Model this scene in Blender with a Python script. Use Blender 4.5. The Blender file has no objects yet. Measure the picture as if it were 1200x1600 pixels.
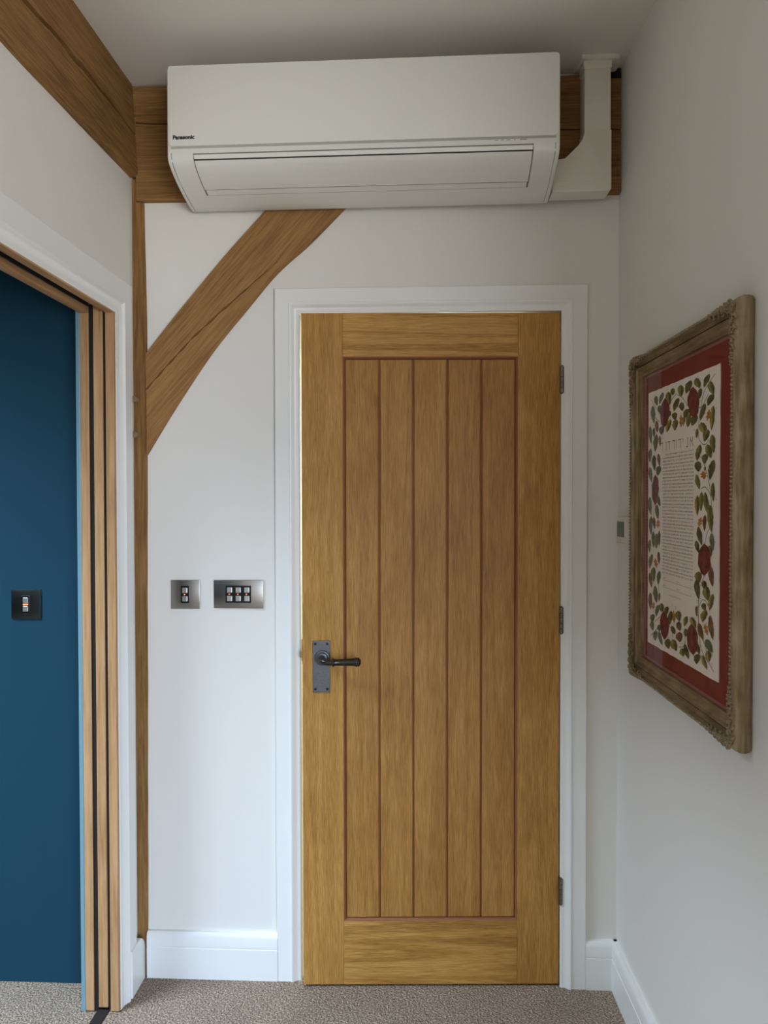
import bpy, bmesh, math, random
from mathutils import Vector, Matrix

# ------------------------------------------------------------------ camera, world, lights, exposure
scene = bpy.context.scene
col = scene.collection
PI = math.pi

cam_data = bpy.data.cameras.new("camera")
cam_data.sensor_fit = 'VERTICAL'
cam_data.sensor_height = 32.0
cam_data.lens = 24.0                      # 1200 px over a 1600 px tall frame
cam_data.clip_start = 0.05
camera = bpy.data.objects.new("camera", cam_data)
col.objects.link(camera)
F = Vector((-0.04660032, 0.99874578, -0.01831033))
R = Vector((0.99891322, 0.04657614, -0.00174504))
U = Vector((0.00089002, 0.01837175, 0.99983083))
camera.matrix_world = Matrix(((R.x, U.x, -F.x, 0.0),
                              (R.y, U.y, -F.y, -2.264),
                              (R.z, U.z, -F.z, 1.441),
                              (0, 0, 0, 1)))
scene.camera = camera

scene.view_settings.view_transform = 'Standard'
scene.view_settings.look = 'None'
scene.view_settings.gamma = 1.0
scene.view_settings.use_curve_mapping = False
scene.view_settings.exposure = 0.25
scene.cycles.use_denoising = True
scene.cycles.max_bounces = 10
scene.cycles.diffuse_bounces = 6
scene.cycles.glossy_bounces = 3
scene.cycles.transparent_max_bounces = 8
scene.cycles.sample_clamp_indirect = 4.0
scene.cycles.caustics_reflective = False
scene.cycles.caustics_refractive = False

world = bpy.data.worlds.new("world")
scene.world = world
world.use_nodes = True
bg = world.node_tree.nodes["Background"]
bg.inputs[0].default_value = (0.55, 0.68, 0.85, 1)
bg.inputs[1].default_value = 0.25


def area_light(name, loc, look, sx, sy, power, color, spread=PI):
    d = bpy.data.lights.new(name, 'AREA')
    d.shape = 'RECTANGLE'
    d.size = sx
    d.size_y = sy
    d.energy = power
    d.color = color
    d.spread = spread
    o = bpy.data.objects.new(name, d)
    o.location = loc
    o.rotation_euler = (Vector(look) - Vector(loc)).to_track_quat('-Z', 'Y').to_euler()
    col.objects.link(o)
    return o


# daylight: the blue sky high outside the rear window, the duller garden straight outside it
SKY_POWER, GARDEN_POWER, HALL_POWER, FILL_POWER = 1080.0, 138.0, 135.0, 85.0
area_light("sky_light", (3.3, -8.6, 3.3), (0.3, 0.0, 0.6), 4.8, 3.0, SKY_POWER, (0.22, 0.50, 1.0))
area_light("garden_light", (1.85, -5.30, 0.95), (-0.3, 0.0, 0.6), 2.0, 1.5, GARDEN_POWER, (0.95, 0.975, 1.0))
# added lamp under the teal room's ceiling, lifts right wall and lower teal wall
area_light("teal_fill_light", (-2.0, -1.15, 2.60), (-1.4, -1.0, 0.0), 1.0, 1.0, FILL_POWER, (0.62, 0.80, 1.0), math.radians(100))
# daylight in the room behind the oak door
area_light("hall_light", (0.45, 2.3, 1.5), (-0.35, 0.0, 1.0), 1.4, 1.6, HALL_POWER, (0.80, 1.0, 0.90))


# ------------------------------------------------------------------ materials
def lin(c):
    return tuple(((v / 255.0) / 12.92 if v / 255.0 <= 0.04045 else ((v / 255.0 + 0.055) / 1.055) ** 2.4) for v in c) + (1.0,)


def new_mat(name):
    m = bpy.data.materials.new(name)
    m.use_nodes = True
    return m, m.node_tree, m.node_tree.nodes["Principled BSDF"]


def N(nt, kind, **kw):
    n = nt.nodes.new(kind)
    for k, v in kw.items():
        if k in n.inputs:
            n.inputs[k].default_value = v
        else:
            setattr(n, k, v)
    return n


def ramp(nt, stops):
    r = nt.nodes.new("ShaderNodeValToRGB")
    cr = r.color_ramp
    while len(cr.elements) < len(stops):
        cr.elements.new(0.5)
    for e, (p, c) in zip(cr.elements, stops):
        e.position = p
        e.color = c
    return r


def flat(name, rgb, rough=0.5, metal=0.0, bump=0.0, bscale=200.0, spec=0.5, vary=0.0, coat=0.0):
    m, nt, b = new_mat(name)
    b.inputs["Base Color"].default_value = lin(rgb)
    b.inputs["Roughness"].default_value = rough
    b.inputs["Metallic"].default_value = metal
    b.inputs["Specular IOR Level"].default_value = spec
    b.inputs["Coat Weight"].default_value = coat
    tc = N(nt, "ShaderNodeTexCoord")
    no = N(nt, "ShaderNodeTexNoise", Scale=bscale, Detail=4.0)
    nt.links.new(tc.outputs["Object"], no.inputs["Vector"])
    if vary:
        a = tuple(v * (1 - vary) for v in lin(rgb)[:3]) + (1,)
        z = tuple(min(1, v * (1 + vary)) for v in lin(rgb)[:3]) + (1,)
        r = ramp(nt, [(0.3, a), (0.7, z)])
        nt.links.new(no.outputs["Fac"], r.inputs["Fac"])
        nt.links.new(r.outputs["Color"], b.inputs["Base Color"])
    if bump:
        bp = N(nt, "ShaderNodeBump", Strength=bump, Distance=0.001)
        nt.links.new(no.outputs["Fac"], bp.inputs["Height"])
        nt.links.new(bp.outputs["Normal"], b.inputs["Normal"])
    return m


def wood(name, dark, mid, light, rot=(0, 0, 0), along=2, rough=0.5, fine=260.0, wide=14.0, bump=0.25, knots=False, band=1.0):
    """grain runs along local axis `along` (0 x, 1 y, 2 z) after turning by rot"""
    m, nt, b = new_mat(name)
    tc = N(nt, "ShaderNodeTexCoord")
    m1 = N(nt, "ShaderNodeMapping")
    m1.inputs["Rotation"].default_value = rot
    nt.links.new(tc.outputs["Object"], m1.inputs["Vector"])

    def scaled(across, length):
        s = [across] * 3
        s[along] = length
        mm = N(nt, "ShaderNodeMapping")
        mm.inputs["Scale"].default_value = s
        nt.links.new(m1.outputs["Vector"], mm.inputs["Vector"])
        return mm
    a = scaled(fine, fine * 0.045)
    n1 = N(nt, "ShaderNodeTexNoise", Scale=1.0, Detail=6.0, Roughness=0.65)
    nt.links.new(a.outputs["Vector"], n1.inputs["Vector"])
    c = scaled(wide, wide * 0.06)
    n2 = N(nt, "ShaderNodeTexNoise", Scale=1.0, Detail=3.0, Distortion=1.2)
    nt.links.new(c.outputs["Vector"], n2.inputs["Vector"])
    # growth rings out of the wide noise
    mul = N(nt, "ShaderNodeMath", operation='MULTIPLY')
    mul.inputs[1].default_value = 22.0
    nt.links.new(n2.outputs["Fac"], mul.inputs[0])
    sn = N(nt, "ShaderNodeMath", operation='SINE')
    nt.links.new(mul.outputs[0], sn.inputs[0])
    k = N(nt, "ShaderNodeMath", operation='MULTIPLY_ADD')
    k.inputs[1].default_value = 0.10 * band
    nt.links.new(sn.outputs[0], k.inputs[0])
    nt.links.new(n1.outputs["Fac"], k.inputs[2])
    big = N(nt, "ShaderNodeTexNoise", Scale=3.0, Detail=2.0)
    nt.links.new(m1.outputs["Vector"], big.inputs["Vector"])
    k2 = N(nt, "ShaderNodeMath", operation='MULTIPLY_ADD')
    k2.inputs[1].default_value = 0.35
    nt.links.new(big.outputs["Fac"], k2.inputs[0])
    nt.links.new(k.outputs[0], k2.inputs[2])
    r = ramp(nt, [(0.42, lin(dark)), (0.66, lin(mid)), (0.92, lin(light))])
    nt.links.new(k2.outputs[0], r.inputs["Fac"])
    out = r.outputs["Color"]
    if knots:
        vo = N(nt, "ShaderNodeTexVoronoi", Scale=2.6)
        vo.inputs["Randomness"].default_value = 1.0
        nt.links.new(m1.outputs["Vector"], vo.inputs["Vector"])
        kr = ramp(nt, [(0.02, (0.25, 0.2, 0.18, 1)), (0.075, (1, 1, 1, 1))])
        nt.links.new(vo.outputs["Distance"], kr.inputs["Fac"])
        mx = N(nt, "ShaderNodeMix", data_type='RGBA', blend_type='MULTIPLY')
        mx.inputs[0].default_value = 0.8
        nt.links.new(out, mx.inputs[6])
        nt.links.new(kr.outputs["Color"], mx.inputs[7])
        out = mx.outputs[2]
    nt.links.new(out, b.inputs["Base Color"])
    b.inputs["Roughness"].default_value = rough
    b.inputs["Specular IOR Level"].default_value = 0.3
    bp = N(nt, "ShaderNodeBump", Strength=bump, Distance=0.0008)
    nt.links.new(n1.outputs["Fac"], bp.inputs["Height"])
    nt.links.new(bp.outputs["Normal"], b.inputs["Normal"])
    return m


M = {}
M["wall"] = flat("wall_paint", (226, 223, 216), 0.85, bump=0.12, bscale=90, spec=0.2)
M["ceiling"] = flat("ceiling_paint", (222, 217, 208), 0.9, bump=0.1, bscale=80, spec=0.2)
M["trim"] = flat("satin_white", (232, 232, 228), 0.32, bump=0.06, bscale=30)
M["teal"] = flat("teal_paint", (13, 56, 74), 0.75, bump=0.1, bscale=120, spec=0.25)
M["blue_trim"] = flat("pale_blue_gloss", (112, 146, 156), 0.35)
OAK = ((134, 91, 37), (172, 125, 58), (200, 153, 84))
M["oak_v"] = wood("oak_upright", *OAK, along=2, rough=0.52, fine=420, wide=22, band=0.55)
M["oak_h"] = wood("oak_level", *OAK, along=0, rough=0.52, fine=380, wide=16, band=1.0)
M["oak_board"] = wood("oak_board", (130, 86, 36), (163, 115, 54), (186, 140, 76), along=2, rough=0.52, fine=420, wide=16, band=0.6)
M["groove"] = flat("red_brown_groove", (140, 82, 54), 0.6)
GREEN = ((98, 67, 33), (132, 97, 54), (158, 120, 72))
M["beam_x"] = wood("seasoned_oak_x", *GREEN, along=0, fine=190, wide=7, rough=0.75, knots=True, bump=0.4, band=0.35)
M["beam_y"] = wood("seasoned_oak_y", *GREEN, along=1, fine=190, wide=7, rough=0.75, knots=True, bump=0.4, band=0.35)
M["beam_z"] = wood("seasoned_oak_z", *GREEN, along=2, fine=190, wide=7, rough=0.75, knots=True, bump=0.4, band=0.35)
M["beam_d"] = wood("seasoned_oak_brace", (112, 78, 42), (146, 108, 64), (170, 130, 82), rot=(0, math.radians(48), 0), along=0, fine=190, wide=7, rough=0.75, knots=True, bump=0.4, band=0.35)
M["lining"] = wood("lining_timber", (150, 112, 74), (178, 138, 96), (196, 158, 116), along=2, fine=120, wide=12, rough=0.5, band=0.6)
M["lining_y"] = wood("head_timber", (150, 112, 74), (178, 138, 96), (196, 158, 116), along=1, fine=120, wide=12, rough=0.5, band=0.6)
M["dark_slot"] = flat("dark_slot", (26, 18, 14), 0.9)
M["crack"] = flat("crack_wood", (60, 36, 22), 0.9)
M["peg"] = flat("peg_end_grain", (140, 112, 84), 0.8, bump=0.5, bscale=300, vary=0.2)
M["plastic"] = flat("white_plastic", (226, 225, 218), 0.38, bump=0.02, bscale=400)
M["plastic2"] = flat("white_duct_plastic", (222, 217, 206), 0.45)
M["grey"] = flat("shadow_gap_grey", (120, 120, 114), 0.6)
M["grey_soft"] = flat("groove_shade_grey", (172, 171, 163), 0.6)
M["dark"] = flat("dark_gap", (40, 40, 38), 0.7)
M["ink"] = flat("black_print", (16, 16, 16), 0.5)
M["steel"] = flat("brushed_steel", (170, 166, 160), 0.32, metal=1.0, bump=0.05, bscale=500)
M["shaded_steel"] = flat("shaded_steel", (84, 88, 86), 0.34, metal=1.0, bump=0.05, bscale=500)  # same steel, its colour darkened for the dim room it reflects
M["steel_btn"] = flat("steel_button", (215, 213, 208), 0.3, metal=0.8)
M["black"] = flat("black_insert", (10, 10, 11), 0.35)
M["pewter"] = flat("pewter", (104, 104, 106), 0.42, metal=0.85, bump=0.4, bscale=260, vary=0.15)
M["bronze"] = flat("dark_bronze_lever", (70, 66, 60), 0.3, metal=0.9)
M["hinge"] = flat("hinge_steel", (128, 122, 114), 0.35, metal=0.9)
M["brass"] = flat("latch_metal", (180, 150, 110), 0.3, metal=0.9)
M["screen"] = flat("thermostat_screen", (74, 84, 70), 0.25)
M["paper"] = flat("cream_paper", (244, 234, 224), 0.8, bump=0.15, bscale=60)
M["mat_red"] = flat("red_mat", (118, 20, 12), 0.75, bump=0.2, bscale=500)
M["mat_edge"] = flat("dusty_pink_bevel", (150, 92, 92), 0.6)

# orange standby light
m, nt, b = new_mat("orange_light")
b.inputs["Base Color"].default_value = lin((255, 120, 70))
b.inputs["Emission Color"].default_value = lin((255, 140, 90))
b.inputs["Emission Strength"].default_value = 1.6
M["led"] = m


def carpet():
    m, nt, b = new_mat("carpet")
    tc = N(nt, "ShaderNodeTexCoord")
    n1 = N(nt, "ShaderNodeTexNoise", Scale=210.0, Detail=3.0, Roughness=0.6)
    n2 = N(nt, "ShaderNodeTexVoronoi", Scale=150.0)
    n3 = N(nt, "ShaderNodeTexNoise", Scale=5.0, Detail=3.0)
    for n in (n1, n2, n3):
        nt.links.new(tc.outputs["Object"], n.inputs["Vector"])
    r = ramp(nt, [(0.32, lin((100, 82, 66))), (0.5, lin((156, 137, 118))), (0.68, lin((212, 194, 174)))])
    nt.links.new(n1.outputs["Fac"], r.inputs["Fac"])
    r2 = ramp(nt, [(0.3, (0.86, 0.86, 0.86, 1)), (0.7, (1, 1, 1, 1))])
    nt.links.new(n3.outputs["Fac"], r2.inputs["Fac"])
    mx = N(nt, "ShaderNodeMix", data_type='RGBA', blend_type='MULTIPLY')
    mx.inputs[0].default_value = 1.0
    nt.links.new(r.outputs["Color"], mx.inputs[6])
    nt.links.new(r2.outputs["Color"], mx.inputs[7])
    nt.links.new(mx.outputs[2], b.inputs["Base Color"])
    b.inputs["Roughness"].default_value = 1.0
    b.inputs["Specular IOR Level"].default_value = 0.1
    add = N(nt, "ShaderNodeMath", operation='ADD')
    nt.links.new(n1.outputs["Fac"], add.inputs[0])
    nt.links.new(n2.outputs["Distance"], add.inputs[1])
    bp = N(nt, "ShaderNodeBump", Strength=1.0, Distance=0.006)
    nt.links.new(add.outputs[0], bp.inputs["Height"])
    nt.links.new(bp.outputs["Normal"], b.inputs["Normal"])
    return m


M["carpet"] = carpet()


def gilt(scale):
    """worn silver-gilt: streaky brown bole showing through"""
    m, nt, b = new_mat("aged_gilt")
    tc = N(nt, "ShaderNodeTexCoord")
    mp = N(nt, "ShaderNodeMapping")
    mp.inputs["Scale"].default_value = tuple(scale)
    nt.links.new(tc.outputs["Object"], mp.inputs["Vector"])
    n1 = N(nt, "ShaderNodeTexNoise", Scale=1.0, Detail=5.0, Roughness=0.6)
    nt.links.new(mp.outputs["Vector"], n1.inputs["Vector"])
    n2 = N(nt, "ShaderNodeTexNoise", Scale=22.0, Detail=4.0)
    nt.links.new(tc.outputs["Object"], n2.inputs["Vector"])
    ad = N(nt, "ShaderNodeMath", operation='MULTIPLY_ADD')
    ad.inputs[1].default_value = 0.5
    nt.links.new(n2.outputs["Fac"], ad.inputs[0])
    nt.links.new(n1.outputs["Fac"], ad.inputs[2])
    r = ramp(nt, [(0.5, lin((100, 80, 54))), (0.75, lin((138, 119, 88))), (1.0, lin((168, 152, 122)))])
    nt.links.new(ad.outputs[0], r.inputs["Fac"])
    nt.links.new(r.outputs["Color"], b.inputs["Base Color"])
    b.inputs["Metallic"].default_value = 0.35
    b.inputs["Roughness"].default_value = 0.5
    bp = N(nt, "ShaderNodeBump", Strength=0.2, Distance=0.001)
    nt.links.new(n2.outputs["Fac"], bp.inputs["Height"])
    nt.links.new(bp.outputs["Normal"], b.inputs["Normal"])
    return m


M["gilt"] = gilt((110, 110, 12))
M["gilt_h"] = gilt((12, 110, 110))
M["gilt_orn"] = flat("gilt_ornament", (150, 132, 104), 0.55, metal=0.3, bump=0.5, bscale=240, vary=0.35)

# picture glass: clear with a weak mirror
m = bpy.data.materials.new("picture_glass")
m.use_nodes = True
nt = m.node_tree
nt.nodes.clear()
mo = nt.nodes.new("ShaderNodeOutputMaterial")
tr = nt.nodes.new("ShaderNodeBsdfTransparent")
gl = N(nt, "ShaderNodeBsdfGlossy", Roughness=0.02)
lw = N(nt, "ShaderNodeLayerWeight", Blend=0.5)
pw = N(nt, "ShaderNodeMath", operation='POWER')
pw.inputs[1].default_value = 5.0
nt.links.new(lw.outputs["Facing"], pw.inputs[0])
fr = N(nt, "ShaderNodeMath", operation='MULTIPLY_ADD')
fr.inputs[1].default_value = 0.30
fr.inputs[2].default_value = 0.015
nt.links.new(pw.outputs[0], fr.inputs[0])
mxs = nt.nodes.new("ShaderNodeMixShader")
nt.links.new(fr.outputs[0], mxs.inputs[0])
nt.links.new(tr.outputs[0], mxs.inputs[1])
nt.links.new(gl.outputs[0], mxs.inputs[2])
nt.links.new(mxs.outputs[0], mo.inputs[0])
M["glass"] = m

LEAF = {'g': ((104, 104, 44), (140, 136, 66)), 'd': ((66, 66, 34), (98, 98, 50)), 'y': ((140, 120, 42), (176, 154, 70)),
        's': ((86, 94, 72), (120, 126, 92)), 'o': ((170, 98, 34), (196, 130, 60)), 'b': ((96, 62, 34), (130, 92, 52)),
        'r': ((88, 22, 26), (124, 44, 46))}
for key, (c1, c2) in LEAF.items():
    m, nt, b = new_mat("watercolour_" + {'g': "olive", 'd': "dark_olive", 'y': "ochre", 's': "sage", 'o': "orange", 'b': "brown", 'r': "crimson"}[key])
    tc = N(nt, "ShaderNodeTexCoord")
    no = N(nt, "ShaderNodeTexNoise", Scale=60.0, Detail=3.0)
    nt.links.new(tc.outputs["Object"], no.inputs["Vector"])
    r = ramp(nt, [(0.38, lin(c1)), (0.62, lin(c2))])
    nt.links.new(no.outputs["Fac"], r.inputs["Fac"])
    nt.links.new(r.outputs["Color"], b.inputs["Base Color"])
    b.inputs["Roughness"].default_value = 0.85
    M["leaf_" + key] = m
M["stem"] = flat("stem_ink", (96, 84, 60), 0.8)
M["script"] = flat("script_ink", (84, 70, 62), 0.8)


# ------------------------------------------------------------------ mesh helpers
class MB:
    """gathers shapes into ONE mesh object"""
    def __init__(self):
        self.bm = bmesh.new()
        self.mats = []

    def mi(self, mat):
        if mat not in self.mats:
            self.mats.append(mat)
        return self.mats.index(mat)

    def face(self, pts, mat=None):
        vs = [self.bm.verts.new(p) for p in pts]
        f = self.bm.faces.new(vs)
        if mat is not None:
            f.material_index = self.mi(mat)
        return f

    def box(self, x0, x1, y0, y1, z0, z1, bev=0.0, mat=None, seg=2):
        if x0 > x1: x0, x1 = x1, x0
        if y0 > y1: y0, y1 = y1, y0
        if z0 > z1: z0, z1 = z1, z0
        v = [self.bm.verts.new(p) for p in ((x0, y0, z0), (x1, y0, z0), (x1, y1, z0), (x0, y1, z0),
                                            (x0, y0, z1), (x1, y0, z1), (x1, y1, z1), (x0, y1, z1))]
        fs = []
        for q in ((3, 2, 1, 0), (4, 5, 6, 7), (0, 1, 5, 4), (1, 2, 6, 5), (2, 3, 7, 6), (3, 0, 4, 7)):
            f = self.bm.faces.new([v[i] for i in q])
            fs.append(f)
        k = self.mi(mat) if mat is not None else 0
        for f in fs:
            f.material_index = k
        if bev > 0:
            es = list({e for f in fs for e in f.edges})
            r = bmesh.ops.bevel(self.bm, geom=es, offset=bev, segments=seg, affect='EDGES', profile=0.5, material=-1)
            for f in r['faces']:
                f.material_index = k
        return self

    def prism(self, poly, y0, y1, mat=None, bev=0.0):
        """poly in (x, z), pushed from y0 (front) to y1"""
        k = self.mi(mat) if mat is not None else 0
        a = [self.bm.verts.new((x, y0, z)) for x, z in poly]
        b = [self.bm.verts.new((x, y1, z)) for x, z in poly]
        fs = [self.bm.faces.new(a), self.bm.faces.new(list(reversed(b)))]
        n = len(poly)
        for i in range(n):
            j = (i + 1) % n
            fs.append(self.bm.faces.new((a[j], a[i], b[i], b[j])))
        for f in fs:
            f.material_index = k
        if bev > 0:
            es = list(fs[0].edges)
            r = bmesh.ops.bevel(self.bm, geom=es, offset=bev, segments=2, affect='EDGES', profile=0.5, material=-1)
            for f in r['faces']:
                f.material_index = k
        return self

    def loft(self, secs, closed=True, caps=True, mat=None):
        k = self.mi(mat) if mat is not None else 0
        rows = [[self.bm.verts.new(p) for p in s] for s in secs]
        n = len(rows[0])
        for a, b in zip(rows, rows[1:]):
            for i in range(n if closed else n - 1):
                j = (i + 1) % n
                f = self.bm.faces.new((a[i], a[j], b[j], b[i]))
                f.material_index = k
        if caps and closed:
            for r_ in (list(reversed(rows[0])), rows[-1]):
                f = self.bm.faces.new(r_)
                f.material_index = k
        return self

    def lathe(self, prof, origin, axis, seg=24, mat=None):
        """prof: (distance along axis, radius)"""
        axis = Vector(axis).normalized()
        t = axis.orthogonal().normalized()
        w = axis.cross(t)
        o = Vector(origin)
        secs = []
        for d, r in prof:
            r = max(r, 1e-5)
            secs.append([o + axis * d + (t * math.cos(2 * PI * i / seg) + w * math.sin(2 * PI * i / seg)) * r for i in range(seg)])
        return self.loft(secs, mat=mat)

    def tube(self, pts, radii, seg=12, mat=None):
        pts = [Vector(p) for p in pts]
        secs = []
        up = Vector((0, 0, 1))
        for i, p in enumerate(pts):
            d = (pts[min(i + 1, len(pts) - 1)] - pts[max(i - 1, 0)]).normalized()
            s = d.cross(up)
            if s.length < 1e-3:
                s = d.cross(Vector((1, 0, 0)))
            s.normalize()
            q = s.cross(d)
            r = radii[i] if isinstance(radii, (list, tuple)) else radii
            secs.append([p + (s * math.cos(2 * PI * k / seg) + q * math.sin(2 * PI * k / seg)) * r for k in range(seg)])
        return self.loft(secs, mat=mat)

    def blob(self, c, r, sub=1, mat=None):
        k = self.mi(mat) if mat is not None else 0
        rot = Matrix.Rotation(random.uniform(0, 6.28), 4, Vector((random.random(), random.random(), random.random() + 0.1)))
        mtx = Matrix.Translation(c) @ rot @ Matrix.Diagonal((*r, 1)) if isinstance(r, (tuple, list)) else Matrix.Translation(c) @ Matrix.Scale(r, 4)
        g = bmesh.ops.create_icosphere(self.bm, subdivisions=sub, radius=1.0, matrix=mtx)
        for v in g['verts']:
            for f in v.link_faces:
                f.material_index = k
        return self

    def build(self, name, mats=None, parent=None, smooth=None):
        bmesh.ops.recalc_face_normals(self.bm, faces=self.bm.faces)
        me = bpy.data.meshes.new(name)
        self.bm.to_mesh(me)
        self.bm.free()
        if mats is None:
            mats = self.mats
        elif not isinstance(mats, (list, tuple)):
            mats = [mats]
        for mm in mats:
            me.materials.append(M[mm])
        o = bpy.data.objects.new(name, me)
        col.objects.link(o)
        if parent is not None:
            o.parent = parent
        if smooth:
            me.shade_smooth()
            me.set_sharp_from_angle(angle=math.radians(smooth))
        return o


def tag(o, label, cat, group=None, kind=None):
    o["label"] = label
    o["category"] = cat
    if group:
        o["group"] = group
    if kind:
        o["kind"] = kind
    return o


def root(name, loc, label, cat, rotz=0.0, group=None, kind=None):
    o = bpy.data.objects.new(name, None)
    o.empty_display_size = 0.05
    o.location = loc
    o.rotation_euler = (0, 0, rotz)
    col.objects.link(o)
    return tag(o, label, cat, group, kind)


def lerp_table(tab, t):
    if t <= tab[0][0]:
        return tab[0][1]
    for (a, u), (b_, v) in zip(tab, tab[1:]):
        if t <= b_:
            return u + (v - u) * (t - a) / (b_ - a)
    return tab[-1][1]


def text_mesh(name, body, mat, parent, x0, x1, z, h, y, bold=0.0):
    """one line of lettering facing -y, squeezed to run from x0 to x1, letters h tall"""
    cu = bpy.data.curves.new(name, 'FONT')
    cu.body = body
    cu.size = 1.0
    cu.offset = bold
    cu.resolution_u = 4
    tmp = bpy.data.objects.new("text_source", cu)
    col.objects.link(tmp)
    dg = bpy.context.evaluated_depsgraph_get()
    me = bpy.data.meshes.new_from_object(tmp.evaluated_get(dg))
    bpy.data.objects.remove(tmp)
    bpy.data.curves.remove(cu)
    xs = [v.co.x for v in me.vertices]
    ys = [v.co.y for v in me.vertices]
    sx = (x1 - x0) / (max(xs) - min(xs))
    sy = h / (max(ys) - min(ys))
    for v in me.vertices:
        v.co = ((v.co.x - min(xs)) * sx + x0, y, (v.co.y - min(ys)) * sy + z)
    me.materials.clear()
    me.materials.append(M[mat])
    me.name = name
    o = bpy.data.objects.new(name, me)
    col.objects.link(o)
    o.parent = parent
    return o


random.seed(7)
SPLAY = 0.022                                   # the right wall opens out slightly towards the viewer
RW = 0.576                                      # its x at the back wall
RROT = math.atan2(-1.0, SPLAY)


def on_right(s, z, off=0.0):
    """a point on the right wall, s metres out from the back wall"""
    return (RW + SPLAY * s - off, -s, z)


LW = -0.850

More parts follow.
